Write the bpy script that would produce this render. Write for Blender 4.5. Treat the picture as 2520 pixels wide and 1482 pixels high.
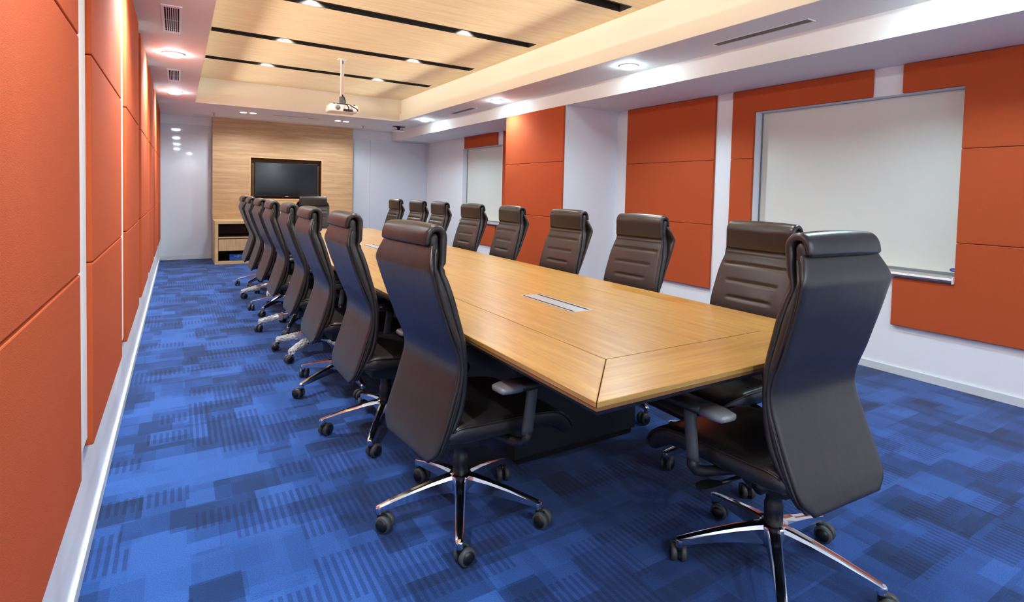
import bpy, bmesh, math, random
import numpy as np
from mathutils import Matrix, Vector, Euler

for o in list(bpy.data.objects):
    bpy.data.objects.remove(o)
SC = bpy.context.scene
COL = SC.collection
random.seed(7)
PI = math.pi

# ------------------------------------------------------------------ camera
W_PX, H_PX = 2520.0, 1482.0
F_PX, CX, CY = 1334.71, 1260.4, 529.1
YAW, PITCH, ROLL, EYE = -0.552629, -0.0395905, 0.0246357, 1.28
cam = bpy.data.cameras.new('camera')
cam_o = bpy.data.objects.new('camera', cam)
COL.objects.link(cam_o)
SC.camera = cam_o
cam.sensor_width = 36.0
cam.sensor_fit = 'HORIZONTAL'
cam.lens = 36.0 * F_PX / W_PX
cam.shift_x = (W_PX / 2 - CX) / W_PX
cam.shift_y = (CY - H_PX / 2) / W_PX
cam.clip_start = 0.02
_f = Vector((-math.sin(YAW) * math.cos(PITCH), math.cos(YAW) * math.cos(PITCH), math.sin(PITCH)))
_r = Vector((math.cos(YAW), math.sin(YAW), 0))
_u = _r.cross(_f)
_r2 = math.cos(ROLL) * _r + math.sin(ROLL) * _u
_u2 = -math.sin(ROLL) * _r + math.cos(ROLL) * _u
cam_o.matrix_world = Matrix(((_r2.x, _u2.x, -_f.x, 0), (_r2.y, _u2.y, -_f.y, 0), (_r2.z, _u2.z, -_f.z, EYE), (0, 0, 0, 1)))

# ------------------------------------------------------------------ world, exposure, light levels
wd = bpy.data.worlds.new('world')
SC.world = wd
wd.use_nodes = True
wd.node_tree.nodes['Background'].inputs[0].default_value = (0.6, 0.7, 0.9, 1)
wd.node_tree.nodes['Background'].inputs[1].default_value = 0.05
SC.view_settings.view_transform = 'Standard'
SC.view_settings.look = 'None'
SC.view_settings.gamma = 1.0
SC.view_settings.use_curve_mapping = False
SC.view_settings.exposure = 0.40
P_DOWN_RIGHT, P_DOWN_LEFT, P_SLOT, P_BACK, P_COVE_FILL, P_REAR_FILL = 56.0, 180.0, 52.0, 30.0, 9.0, 110.0
C_COOL = (0.55, 0.86, 1.0)
C_LEFT = (0.80, 0.96, 1.0)
C_SLOT = (1.0, 0.97, 0.90)
C_BACK = (0.92, 0.96, 1.0)
C_COVE_FILL = (0.96, 0.96, 0.86)


# ------------------------------------------------------------------ helpers
def lin(c):
    return tuple(((v / 255.0) / 12.92 if v / 255.0 <= 0.04045 else ((v / 255.0 + 0.055) / 1.055) ** 2.4) for v in c) + (1.0,)


def tag(o, label=None, cat=None, group=None, kind=None):
    if label: o['label'] = label
    if cat: o['category'] = cat
    if group: o['group'] = group
    if kind: o['kind'] = kind
    return o


def empty(name, loc=(0, 0, 0), rz=0.0):
    o = bpy.data.objects.new(name, None)
    o.empty_display_size = 0.05
    COL.objects.link(o)
    o.location = loc
    o.rotation_euler = (0, 0, rz)
    return o


def link(name, me, parent=None, loc=None, rot=None):
    o = bpy.data.objects.new(name, me)
    COL.objects.link(o)
    if parent: o.parent = parent
    if loc is not None: o.location = loc
    if rot is not None: o.rotation_euler = rot
    return o


class MB:
    """collects shapes (verts, faces, smooth, material slot) into one mesh"""
    def __init__(s):
        s.v, s.f, s.sm, s.mi = [], [], [], []

    def add(s, verts, faces, smooth=False, slot=0):
        n = len(s.v)
        s.v += [tuple(map(float, p)) for p in verts]
        for f in faces:
            s.f.append(tuple(i + n for i in f)); s.sm.append(smooth); s.mi.append(slot)
        return s

    def bm(s, b, smooth=False, slot=0):
        b.verts.ensure_lookup_table(); b.verts.index_update()
        s.add([v.co[:] for v in b.verts], [[v.index for v in f.verts] for f in b.faces], smooth, slot)
        b.free()
        return s

    def box(s, x0, x1, y0, y1, z0, z1, bev=0.0, seg=2, slot=0, mat=None, smooth=False):
        b = bmesh.new()
        bmesh.ops.create_cube(b, size=1.0)
        bmesh.ops.scale(b, vec=(x1 - x0, y1 - y0, z1 - z0), verts=b.verts)
        bmesh.ops.translate(b, vec=((x0 + x1) / 2, (y0 + y1) / 2, (z0 + z1) / 2), verts=b.verts)
        if bev > 0:
            bmesh.ops.bevel(b, geom=b.edges[:], offset=bev, segments=seg, profile=0.5, affect='EDGES')
        if mat is not None: b.transform(mat)
        return s.bm(b, smooth, slot)

    def prism(s, poly, axis, a, c, bev=0.0, seg=2, slot=0):
        """poly: 2d points; axis 'x': points are (y,z); 'y': (x,z); 'z': (x,y); extruded a..c"""
        b = bmesh.new()
        def p3(p, t):
            return {'x': (t, p[0], p[1]), 'y': (p[0], t, p[1]), 'z': (p[0], p[1], t)}[axis]
        lo = [b.verts.new(p3(p, a)) for p in poly]
        hi = [b.verts.new(p3(p, c)) for p in poly]
        n = len(poly)
        b.faces.new(lo[::-1]); b.faces.new(hi)
        for i in range(n):
            b.faces.new((lo[i], lo[(i + 1) % n], hi[(i + 1) % n], hi[i]))
        bmesh.ops.recalc_face_normals(b, faces=b.faces[:])
        if bev > 0:
            bmesh.ops.bevel(b, geom=b.edges[:], offset=bev, segments=seg, profile=0.5, affect='EDGES')
        return s.bm(b, False, slot)

    def rev(s, prof, n=24, mat=None, slot=0, smooth=True, caps=True):
        """prof: (r,z) list, revolved about z"""
        vs, fs = [], []
        for r, z in prof:
            for k in range(n):
                a = 2 * PI * k / n
                vs.append(Vector((r * math.cos(a), r * math.sin(a), z)))
        for i in range(len(prof) - 1):
            for k in range(n):
                fs.append((i * n + k, i * n + (k + 1) % n, (i + 1) * n + (k + 1) % n, (i + 1) * n + k))
        if caps:
            fs.append(tuple(range(n))[::-1]); fs.append(tuple((len(prof) - 1) * n + k for k in range(n)))
        if mat is not None: vs = [mat @ v for v in vs]
        return s.add(vs, fs, smooth, slot)

    def tube(s, pts, r, n=10, slot=0, smooth=True):
        P = [Vector(p) for p in pts]
        vs, fs = [], []
        prev = None
        for i, p in enumerate(P):
            t = (P[min(i + 1, len(P) - 1)] - P[max(i - 1, 0)]).normalized()
            up = prev if prev is not None else (Vector((0, 0, 1)) if abs(t.z) < 0.9 else Vector((1, 0, 0)))
            a = t.cross(up).normalized(); b_ = a.cross(t).normalized(); prev = b_
            rr = r[i] if isinstance(r, (list, tuple)) else r
            for k in range(n):
                g = 2 * PI * k / n
                vs.append(p + rr * (math.cos(g) * a + math.sin(g) * b_))
        for i in range(len(P) - 1):
            for k in range(n):
                fs.append((i * n + k, i * n + (k + 1) % n, (i + 1) * n + (k + 1) % n, (i + 1) * n + k))
        fs.append(tuple(range(n))[::-1]); fs.append(tuple((len(P) - 1) * n + k for k in range(n)))
        return s.add(vs, fs, smooth, slot)

    def loft(s, rings, slot=0, smooth=True):
        n = len(rings[0]); vs = []; fs = []
        for r in rings: vs += [tuple(p) for p in r]
        for i in range(len(rings) - 1):
            for k in range(n):
                fs.append((i * n + k, i * n + (k + 1) % n, (i + 1) * n + (k + 1) % n, (i + 1) * n + k))
        fs.append(tuple(range(n))[::-1]); fs.append(tuple((len(rings) - 1) * n + k for k in range(n)))
        return s.add(vs, fs, smooth, slot)

    def mesh(s, name, *mats, weld=False):
        me = bpy.data.meshes.new(name)
        me.from_pydata(s.v, [], s.f)
        for m in mats: me.materials.append(m)
        me.polygons.foreach_set('use_smooth', s.sm)
        me.polygons.foreach_set('material_index', s.mi)
        b = bmesh.new(); b.from_mesh(me)
        bmesh.ops.recalc_face_normals(b, faces=b.faces[:])
        b.to_mesh(me); b.free()
        me.update()
        return me

    def obj(s, name, *mats, parent=None, loc=None, rot=None):
        return link(name, s.mesh(name, *mats), parent, loc, rot)


# ------------------------------------------------------------------ materials
def new_mat(name):
    m = bpy.data.materials.new(name)
    m.use_nodes = True
    nt = m.node_tree
    return m, nt, nt.nodes['Principled BSDF']


def N(nt, t, **kw):
    n = nt.nodes.new(t)
    for k, v in kw.items():
        if k.startswith('i_'):
            key = k[2:]
            key = int(key) if key.isdigit() else key.replace('_', ' ')
            n.inputs[key].default_value = v
        else:
            setattr(n, k, v)
    return n


def plain(name, rgb, rough=0.5, metal=0.0, spec=0.5, noise=0.0, nscale=60.0, bump=0.0, bscale=200.0, coat=0.0):
    m, nt, b = new_mat(name)
    b.inputs['Base Color'].default_value = lin(rgb)
    b.inputs['Roughness'].default_value = rough
    b.inputs['Metallic'].default_value = metal
    b.inputs['Specular IOR Level'].default_value = spec
    b.inputs['Coat Weight'].default_value = coat
    tc = N(nt, 'ShaderNodeTexCoord')
    if noise > 0:
        nz = N(nt, 'ShaderNodeTexNoise', i_Scale=nscale, i_Detail=4.0)
        nt.links.new(tc.outputs['Object'], nz.inputs['Vector'])
        mx = N(nt, 'ShaderNodeMix', data_type='RGBA')
        c = lin(rgb)
        mx.inputs[6].default_value = tuple(v * (1 - noise) for v in c[:3]) + (1,)
        mx.inputs[7].default_value = tuple(min(1, v * (1 + noise)) for v in c[:3]) + (1,)
        nt.links.new(nz.outputs['Fac'], mx.inputs[0])
        nt.links.new(mx.outputs[2], b.inputs['Base Color'])
    if bump > 0:
        n2 = N(nt, 'ShaderNodeTexNoise', i_Scale=bscale, i_Detail=3.0)
        nt.links.new(tc.outputs['Object'], n2.inputs['Vector'])
        bp = N(nt, 'ShaderNodeBump', i_Strength=bump, i_Distance=0.002)
        nt.links.new(n2.outputs['Fac'], bp.inputs['Height'])
        nt.links.new(bp.outputs[0], b.inputs['Normal'])
    return m


def emis(name, col, strength):
    m, nt, b = new_mat(name)
    b.inputs['Base Color'].default_value = (0.8, 0.8, 0.8, 1)
    b.inputs['Emission Color'].default_value = tuple(col) + (1,)
    b.inputs['Emission Strength'].default_value = strength
    return m


def wood(name, c_dark, c_mid, c_light, axis, rough=0.4, stretch=14.0, scale=3.0, coat=0.0, fine=0.3):
    """grain runs along axis (0 x, 1 y, 2 z)"""
    m, nt, b = new_mat(name)
    tc = N(nt, 'ShaderNodeTexCoord')
    mp = N(nt, 'ShaderNodeMapping')
    sc = [stretch] * 3
    sc[axis] = 1.0
    mp.inputs['Scale'].default_value = sc
    nt.links.new(tc.outputs['Object'], mp.inputs['Vector'])
    n1 = N(nt, 'ShaderNodeTexNoise', i_Scale=scale, i_Detail=6.0, i_Roughness=0.6, i_Distortion=0.4)
    n2 = N(nt, 'ShaderNodeTexNoise', i_Scale=scale * 7, i_Detail=3.0)
    nt.links.new(mp.outputs[0], n1.inputs['Vector'])
    nt.links.new(mp.outputs[0], n2.inputs['Vector'])
    ad = N(nt, 'ShaderNodeMath', operation='MULTIPLY_ADD')
    ad.inputs[1].default_value = fine
    nt.links.new(n2.outputs['Fac'], ad.inputs[0]); nt.links.new(n1.outputs['Fac'], ad.inputs[2])
    su = N(nt, 'ShaderNodeMath', operation='SUBTRACT'); su.inputs[1].default_value = fine * 0.5
    nt.links.new(ad.outputs[0], su.inputs[0])
    cr = N(nt, 'ShaderNodeValToRGB')
    e = cr.color_ramp.elements
    e[0].position = 0.30; e[0].color = lin(c_dark)
    e[1].position = 0.72; e[1].color = lin(c_light)
    k = e.new(0.5); k.color = lin(c_mid)
    nt.links.new(su.outputs[0], cr.inputs[0])
    nt.links.new(cr.outputs[0], b.inputs['Base Color'])
    b.inputs['Roughness'].default_value = rough
    b.inputs['Coat Weight'].default_value = coat
    b.inputs['Coat Roughness'].default_value = 0.25
    bp = N(nt, 'ShaderNodeBump', i_Strength=0.08, i_Distance=0.001)
    nt.links.new(su.outputs[0], bp.inputs['Height']); nt.links.new(bp.outputs[0], b.inputs['Normal'])
    return m


def carpet_mat():
    m, nt, b = new_mat('carpet')
    tc = N(nt, 'ShaderNodeTexCoord')
    def brick(w, h, off, seed, freq=2, sq=1.0):
        mp = N(nt, 'ShaderNodeMapping')
        mp.inputs['Location'].default_value = (seed * 0.37 + 20, seed * 0.71 + 20, 0)
        nt.links.new(tc.outputs['Object'], mp.inputs['Vector'])
        t = N(nt, 'ShaderNodeTexBrick', offset=off, offset_frequency=freq, squash=sq, squash_frequency=3)
        t.inputs['Color1'].default_value = (0, 0, 0, 1); t.inputs['Color2'].default_value = (1, 1, 1, 1)
        t.inputs['Scale'].default_value = 1.0; t.inputs['Mortar Size'].default_value = 0.0
        t.inputs['Brick Width'].default_value = w; t.inputs['Row Height'].default_value = h
        nt.links.new(mp.outputs[0], t.inputs['Vector'])
        return t.outputs['Color']
    def mth(op, a, c=None, v=None):
        n = N(nt, 'ShaderNodeMath', operation=op)
        nt.links.new(a, n.inputs[0])
        if c is not None: nt.links.new(c, n.inputs[1])
        if v is not None: n.inputs[1].default_value = v
        return n.outputs[0]
    a = brick(0.25, 0.1667, 0.37, 1, 2, 0.6)
    c = brick(0.167, 0.125, 0.5, 5, 3, 1.5)
    d = brick(0.0833, 0.25, 0.3, 9, 2)
    s = mth('ADD', mth('MULTIPLY', a, v=0.5), mth('MULTIPLY', c, v=0.34))
    s = mth('ADD', s, mth('MULTIPLY', d, v=0.16))
    cr = N(nt, 'ShaderNodeValToRGB')
    e = cr.color_ramp.elements
    e[0].position = 0.22; e[0].color = lin((10, 41, 86))
    e[1].position = 0.78; e[1].color = lin((38, 77, 143))
    k = e.new(0.42); k.color = lin((18, 53, 108))
    k = e.new(0.58); k.color = lin((28, 65, 127))
    nt.links.new(s, cr.inputs[0])
    # ribbed patches: cords running down the room, only inside some rectangles
    msk = mth('GREATER_THAN', brick(0.3333, 0.125, 0.41, 13, 2, 0.7), v=0.66)
    sep = N(nt, 'ShaderNodeSeparateXYZ'); nt.links.new(tc.outputs['Object'], sep.inputs[0])
    st = mth('SINE', mth('MULTIPLY', sep.outputs[0], v=2 * PI / 0.0265))
    st = mth('MULTIPLY', mth('GREATER_THAN', st, v=-0.1), msk)
    mx = N(nt, 'ShaderNodeMix', data_type='RGBA', blend_type='MULTIPLY')
    nt.links.new(mth('MULTIPLY', st, v=0.5), mx.inputs[0])
    nt.links.new(cr.outputs[0], mx.inputs[6]); mx.inputs[7].default_value = (0.12, 0.18, 0.3, 1)
    nz = N(nt, 'ShaderNodeTexNoise', i_Scale=230.0, i_Detail=2.0)
    nt.links.new(tc.outputs['Object'], nz.inputs['Vector'])
    n2 = N(nt, 'ShaderNodeTexNoise', i_Scale=1.3, i_Detail=2.0)
    nt.links.new(tc.outputs['Object'], n2.inputs['Vector'])
    mr = N(nt, 'ShaderNodeMapRange'); mr.inputs['To Min'].default_value = 0.68; mr.inputs['To Max'].default_value = 1.36
    mr.inputs['From Min'].default_value = 0.25; mr.inputs['From Max'].default_value = 0.75
    nt.links.new(nz.outputs['Fac'], mr.inputs['Value'])
    vm = N(nt, 'ShaderNodeVectorMath', operation='SCALE')
    nt.links.new(mx.outputs[2], vm.inputs[0]); nt.links.new(mr.outputs[0], vm.inputs['Scale'])
    nt.links.new(vm.outputs[0], b.inputs['Base Color'])
    b.inputs['Roughness'].default_value = 0.95
    b.inputs['Specular IOR Level'].default_value = 0.1
    b.inputs['Sheen Weight'].default_value = 0.15
    hs = mth('ADD', mth('MULTIPLY', nz.outputs['Fac'], v=0.6), mth('MULTIPLY', st, v=-0.8))
    bp = N(nt, 'ShaderNodeBump', i_Strength=0.5, i_Distance=0.004)
    nt.links.new(hs, bp.inputs['Height']); nt.links.new(bp.outputs[0], b.inputs['Normal'])
    return m


def grooved_mat():
    m, nt, b = new_mat('grooved_maple')
    tc = N(nt, 'ShaderNodeTexCoord')
    sep = N(nt, 'ShaderNodeSeparateXYZ'); nt.links.new(tc.outputs['Object'], sep.inputs[0])
    mu = N(nt, 'ShaderNodeMath', operation='MULTIPLY'); mu.inputs[1].default_value = 2 * PI / 0.016
    nt.links.new(sep.outputs[1], mu.inputs[0])
    sn = N(nt, 'ShaderNodeMath', operation='SINE'); nt.links.new(mu.outputs[0], sn.inputs[0])
    gt = N(nt, 'ShaderNodeMath', operation='GREATER_THAN'); gt.inputs[1].default_value = 0.8
    nt.links.new(sn.outputs[0], gt.inputs[0])
    mp = N(nt, 'ShaderNodeMapping'); mp.inputs['Scale'].default_value = (1.2, 10, 1)
    nt.links.new(tc.outputs['Object'], mp.inputs[0])
    nz = N(nt, 'ShaderNodeTexNoise', i_Scale=2.2, i_Detail=5.0); nt.links.new(mp.outputs[0], nz.inputs[0])
    cr = N(nt, 'ShaderNodeValToRGB')
    e = cr.color_ramp.elements
    e[0].position = 0.3; e[0].color = lin((232, 205, 163)); e[1].position = 0.7; e[1].color = lin((246, 224, 184))
    nt.links.new(nz.outputs[0], cr.inputs[0])
    mx = N(nt, 'ShaderNodeMix', data_type='RGBA', blend_type='MULTIPLY')
    m2 = N(nt, 'ShaderNodeMath', operation='MULTIPLY'); m2.inputs[1].default_value = 0.3
    nt.links.new(gt.outputs[0], m2.inputs[0]); nt.links.new(m2.outputs[0], mx.inputs[0])
    nt.links.new(cr.outputs[0], mx.inputs[6]); mx.inputs[7].default_value = (0.45, 0.36, 0.25, 1)
    nt.links.new(mx.outputs[2], b.inputs['Base Color'])
    b.inputs['Roughness'].default_value = 0.6
    return m


def leather_mat(name, rgb, rough=0.32):
    m, nt, b = new_mat(name)
    tc = N(nt, 'ShaderNodeTexCoord')
    nz = N(nt, 'ShaderNodeTexNoise', i_Scale=7.0, i_Detail=3.0)
    nt.links.new(tc.outputs['Object'], nz.inputs['Vector'])
    mr = N(nt, 'ShaderNodeMapRange'); mr.inputs['To Min'].default_value = rough - 0.06; mr.inputs['To Max'].default_value = rough + 0.08
    nt.links.new(nz.outputs[0], mr.inputs['Value']); nt.links.new(mr.outputs[0], b.inputs['Roughness'])
    vo = N(nt, 'ShaderNodeTexVoronoi', i_Scale=420.0)
    nt.links.new(tc.outputs['Object'], vo.inputs['Vector'])
    n2 = N(nt, 'ShaderNodeTexNoise', i_Scale=16.0, i_Detail=2.0)
    nt.links.new(tc.outputs['Object'], n2.inputs['Vector'])
    ad = N(nt, 'ShaderNodeMath', operation='MULTIPLY_ADD'); ad.inputs[1].default_value = 0.12
    nt.links.new(vo.outputs['Distance'], ad.inputs[0])
    m3 = N(nt, 'ShaderNodeMath', operation='MULTIPLY'); m3.inputs[1].default_value = 1.6
    nt.links.new(n2.outputs[0], m3.inputs[0]); nt.links.new(m3.outputs[0], ad.inputs[2])
    bp = N(nt, 'ShaderNodeBump', i_Strength=0.16, i_Distance=0.004)
    nt.links.new(ad.outputs[0], bp.inputs['Height']); nt.links.new(bp.outputs[0], b.inputs['Normal'])
    b.inputs['Base Color'].default_value = lin(rgb)
    b.inputs['Specular IOR Level'].default_value = 0.62
    return m


def film_mat():
    m, nt, b = new_mat('plastic_film')
    b.inputs['Base Color'].default_value = lin((232, 230, 226))
    b.inputs['Roughness'].default_value = 0.18
    b.inputs['Alpha'].default_value = 0.62
    tc = N(nt, 'ShaderNodeTexCoord')
    nz = N(nt, 'ShaderNodeTexNoise', i_Scale=90.0, i_Detail=3.0)
    nt.links.new(tc.outputs['Object'], nz.inputs['Vector'])
    bp = N(nt, 'ShaderNodeBump', i_Strength=0.9, i_Distance=0.006)
    nt.links.new(nz.outputs[0], bp.inputs['Height']); nt.links.new(bp.outputs[0], b.inputs['Normal'])
    return m


M_WALL = plain('white_paint', (232, 233, 238), 0.6, noise=0.02, nscale=3)
M_CEIL = plain('ceiling_paint', (240, 238, 235), 0.7, noise=0.015, nscale=2)
M_CREAM = plain('cream_paint', (246, 240, 224), 0.65, noise=0.015, nscale=2)
M_FELT = plain('rust_felt', (180, 80, 44), 0.92, spec=0.15, noise=0.10, nscale=170, bump=0.35, bscale=500)
M_CARPET = carpet_mat()
M_GROOVE = grooved_mat()
M_BLACK = plain('matt_black', (40, 34, 30), 0.55)
M_VOID = plain('vent_black', (14, 12, 16), 0.8)
M_ALU = plain('brushed_aluminium', (196, 196, 200), 0.38, metal=0.85)
M_SKIRT = plain('grey_skirting', (205, 210, 216), 0.45)
M_WHITEPL = plain('white_plastic', (236, 234, 230), 0.4)
M_GREYPL = plain('grey_plastic', (120, 122, 126), 0.42)
M_LEATHER = leather_mat('black_leather', (38, 33, 32))
M_LEATHER2 = leather_mat('black_leather_edge', (34, 30, 29), 0.42)
M_DARKPL = plain('dark_plastic', (26, 26, 28), 0.42, bump=0.1, bscale=400)
M_WHEEL = plain('caster_tyre', (62, 64, 66), 0.5)
M_HOOD = plain('caster_hood', (22, 22, 24), 0.35)
M_CHROME = plain('polished_aluminium', (222, 222, 226), 0.12, metal=1.0)
M_TIP = plain('arm_grey', (140, 140, 142), 0.4, metal=0.2)
M_POST = plain('post_grey', (74, 76, 80), 0.45, bump=0.1, bscale=400)
M_FILM = film_mat()
M_TABLE_Y = wood('oak_long', (160, 117, 54), (176, 133, 66), (190, 150, 80), 1, 0.33, 16, 2.4, 0.15)
M_TABLE_X = wood('oak_cross', (160, 117, 54), (176, 133, 66), (190, 150, 80), 0, 0.33, 16, 2.4, 0.15)
M_GROOVELINE = plain('joint_brown', (130, 86, 40), 0.7)
M_PED = plain('charcoal_laminate', (38, 38, 42), 0.5, noise=0.1, nscale=8)
M_WALLWOOD = wood('wall_oak', (174, 140, 102), (190, 156, 114), (206, 174, 132), 0, 0.5, 16, 1.6)
M_CABWOOD = wood('cabinet_oak', (196, 160, 112), (210, 176, 128), (220, 190, 146), 0, 0.5, 16, 2.4)
M_CABDRAW = wood('drawer_oak', (190, 154, 108), (206, 172, 126), (218, 188, 146), 2, 0.5, 16, 2.4)
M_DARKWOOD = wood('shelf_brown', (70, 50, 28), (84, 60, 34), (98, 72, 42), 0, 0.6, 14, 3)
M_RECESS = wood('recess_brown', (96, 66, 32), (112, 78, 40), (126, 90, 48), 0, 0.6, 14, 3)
M_SCREEN = plain('tv_screen', (10, 10, 12), 0.12, spec=0.6)
M_BEZEL = plain('tv_bezel', (16, 15, 15), 0.3)
M_GLASS = plain('painted_glass', (212, 220, 230), 0.04, spec=0.5)
M_BOARD = plain('board_white', (214, 214, 206), 0.45)
M_BLUE = plain('blue_card', (16, 96, 190), 0.45)
M_BLUEMARK = plain('blue_badge', (40, 52, 150), 0.4)
M_BLUELITE = plain('blue_badge_light', (130, 140, 225), 0.4)
M_MARKW = plain('white_mark', (225, 228, 235), 0.5)
M_PINK = plain('pink_mark', (214, 60, 120), 0.5)
M_LAMP = emis('led_face', (0.70, 0.91, 1.0), 100.0)
M_LAMPW = emis('led_face_warm', (1.0, 0.94, 0.84), 22.0)
M_LAMPS = emis('slot_spot_face', (1.0, 0.95, 0.88), 3.0)

# ------------------------------------------------------------------ room shell
XL, XR, XS = -0.274, 4.572, 3.767          # left wall, right wall, soffit / column face
YB, YN = 10.93, -1.7                        # back wall, wall behind the camera
HC, HR, HS = 2.473, 2.847, 2.303            # ceiling border, raised field, soffit
RX0, RX1, RY0, RY1 = 0.206, 3.255, 1.30, 9.06   # raised field of the ceiling

def struct(mb, name, *mats, parent=None):
    o = mb.obj(name, *mats, parent=parent)
    if parent is None: o['kind'] = 'structure'
    return o

fl = struct(MB().box(XL - .1, XR + .3, YN - .1, YB + .1, -0.06, 0.0), 'floor', M_CARPET)
tag(fl, 'blue patchwork carpet tile floor with ribbed patches', 'floor')
struct(MB().box(XL - .12, XL, YN, YB, 0, HR + .1), 'wall_left', M_WALL)
struct(MB().box(XL - .12, XR + .3, YB, YB + .12, 0, HR + .1), 'wall_back', M_WALL)
struct(MB().box(XL - .12, XR + .3, YN - .12, YN, 0, HR + .1), 'wall_behind', M_WALL)

# right wall with two recesses
WIN = [(1.56, 3.14), (7.78, 9.23)]
WZ0, WZ1, WD = 0.765, 2.088, 0.11
mb = MB()
ys = [YN]
for a, b in WIN: ys += [a, b]
ys.append(YB)
for i in range(0, len(ys), 2):
    mb.box(XR, XR + .2, ys[i], ys[i + 1], 0, HR + .1)
for a, b in WIN:
    mb.box(XR, XR + .2, a, b, 0, WZ0)
    mb.box(XR, XR + .2, a, b, WZ1, HR + .1)
    mb.box(XR + WD, XR + .2, a, b, WZ0, WZ1)
struct(mb, 'wall_right', M_WALL)
COLY0, COLY1 = 5.005, 6.28
struct(MB().box(XS + 0.004, XR, COLY0 + .004, COLY1 - .004, 0, HS), 'wall_column', M_WALL)

# ceiling: border, raised field with black slots, side soffit
SLOTS = [2.03, 3.445, 4.855, 6.245, 7.62]
SW = 0.075
mb = MB()
mb.box(XL, RX0, YN, YB, HC, HC + .1)
mb.box(RX1, XS, YN, YB, HC, HC + .1)
mb.box(RX0, RX1, RY1, YB, HC, HC + .1)
mb.box(RX0, RX1, YN, RY0, HC, HC + .1)
ceil = struct(mb, 'ceiling', M_CEIL)
tag(ceil, 'white dropped ceiling border around a raised maple field', 'ceiling')
mb = MB()
e = 0.05
CV = .045                                   # depth of the added, unseen cove that holds the fill strips
mb.box(RX0 - CV - e, RX0 - CV, RY0 - CV - e, RY1 + CV + e, HC + .1, HR + .1)
mb.box(RX1 + CV, RX1 + CV + e, RY0 - CV - e, RY1 + CV + e, HC + .1, HR + .1)
mb.box(RX0 - CV, RX1 + CV, RY1 + CV, RY1 + CV + e, HC + .1, HR + .1)
mb.box(RX0 - CV, RX1 + CV, RY0 - CV - e, RY0 - CV, HC + .1, HR + .1)
struct(mb, 'raised_field_upstand', M_CREAM, parent=ceil)
# thin cream skin over the exposed edge of the border
mb = MB()
t = 0.004
mb.box(RX0, RX0 + t, RY0, RY1, HC + .001, HC + .125)
mb.box(RX1 - t, RX1, RY0, RY1, HC + .001, HC + .125)
mb.box(RX0 + t, RX1 - t, RY1 - t, RY1, HC + .001, HC + .125)
struct(mb, 'raised_field_lip', M_CREAM, parent=ceil)
struct(MB().box(XS, XR + .2, YN, YB, HS, HC + .1), 'side_soffit', M_CEIL, parent=ceil)
edges = [RY0 - CV] + [v for s in SLOTS for v in (s - SW, s + SW)] + [RY1 + CV]
for i in range(0, len(edges), 2):
    struct(MB().box(RX0 - CV, RX1 + CV, edges[i] + .001, edges[i + 1] - .001, HR, HR + .02), 'maple_panel', M_GROOVE, parent=ceil)
SX0, SX1 = 0.28, 3.195
for s in SLOTS:
    for a, b in ((RX0 - CV, SX0), (SX1, RX1 + CV)):
        struct(MB().box(a, b, s - SW, s + SW, HR, HR + .02), 'slot_end_panel', M_GROOVE, parent=ceil)
    mb = MB()
    mb.box(SX0, SX1, s - SW, s - SW + .006, HR - .004, HR + .14)
    mb.box(SX0, SX1, s + SW - .006, s + SW, HR - .004, HR + .14)
    mb.box(SX0, SX0 + .006, s - SW + .006, s + SW - .006, HR - .004, HR + .14)
    mb.box(SX1 - .006, SX1, s - SW + .006, s + SW - .006, HR - .004, HR + .14)
    mb.box(SX0, SX1, s - SW, s + SW, HR + .14, HR + .15)
    struct(mb, 'light_slot', M_BLACK, parent=ceil)

# skirtings
mb = MB().box(XL, XL + .014, YN, YB, 0, .055, .003)
struct(mb, 'baseboard_left', M_SKIRT)
mb = MB()
mb.box(XR - .014, XR, YN, COLY0, 0, .06, .003)
mb.box(XR - .014, XR, COLY1, YB, 0, .06, .003)
mb.box(XS - .010, XR - .014, COLY0 - .010, COLY0 + .004, 0, .06, .003)
mb.box(XS - .010, XS + .004, COLY0 + .004, COLY1, 0, .06, .003)
struct(mb, 'baseboard_right', M_SKIRT)
mb = MB()
mb.box(XL + .014, .50, YB - .03, YB, 0, .07, .003)
mb.box(2.93, XR - .014, YB - .03, YB, 0, .07, .003)
struct(mb, 'baseboard_back', M_SKIRT)

# ------------------------------------------------------------------ rust felt acoustic panels
ZS = (0.37, 1.015, 1.66, 2.30)
def felt_panel(label, tiles, x0, x1, loc):
    """tiles: polygons in (y,z); the panel is x0..x1 thick"""
    root = tag(empty('acoustic_panel', loc), label, 'wall panel', 'rust felt acoustic panels')
    for poly in tiles:
        poly = [(y - loc[1], z - loc[2]) for y, z in poly]
        MB().prism(poly, 'x', x0 - loc[0], x1 - loc[0], 0.006, 3).obj('felt_tile', M_FELT, parent=root)
    return root

def rect(y0, y1, z0, z1):
    return [(y0, z0), (y1, z0), (y1, z1), (y0, z1)]

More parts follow.
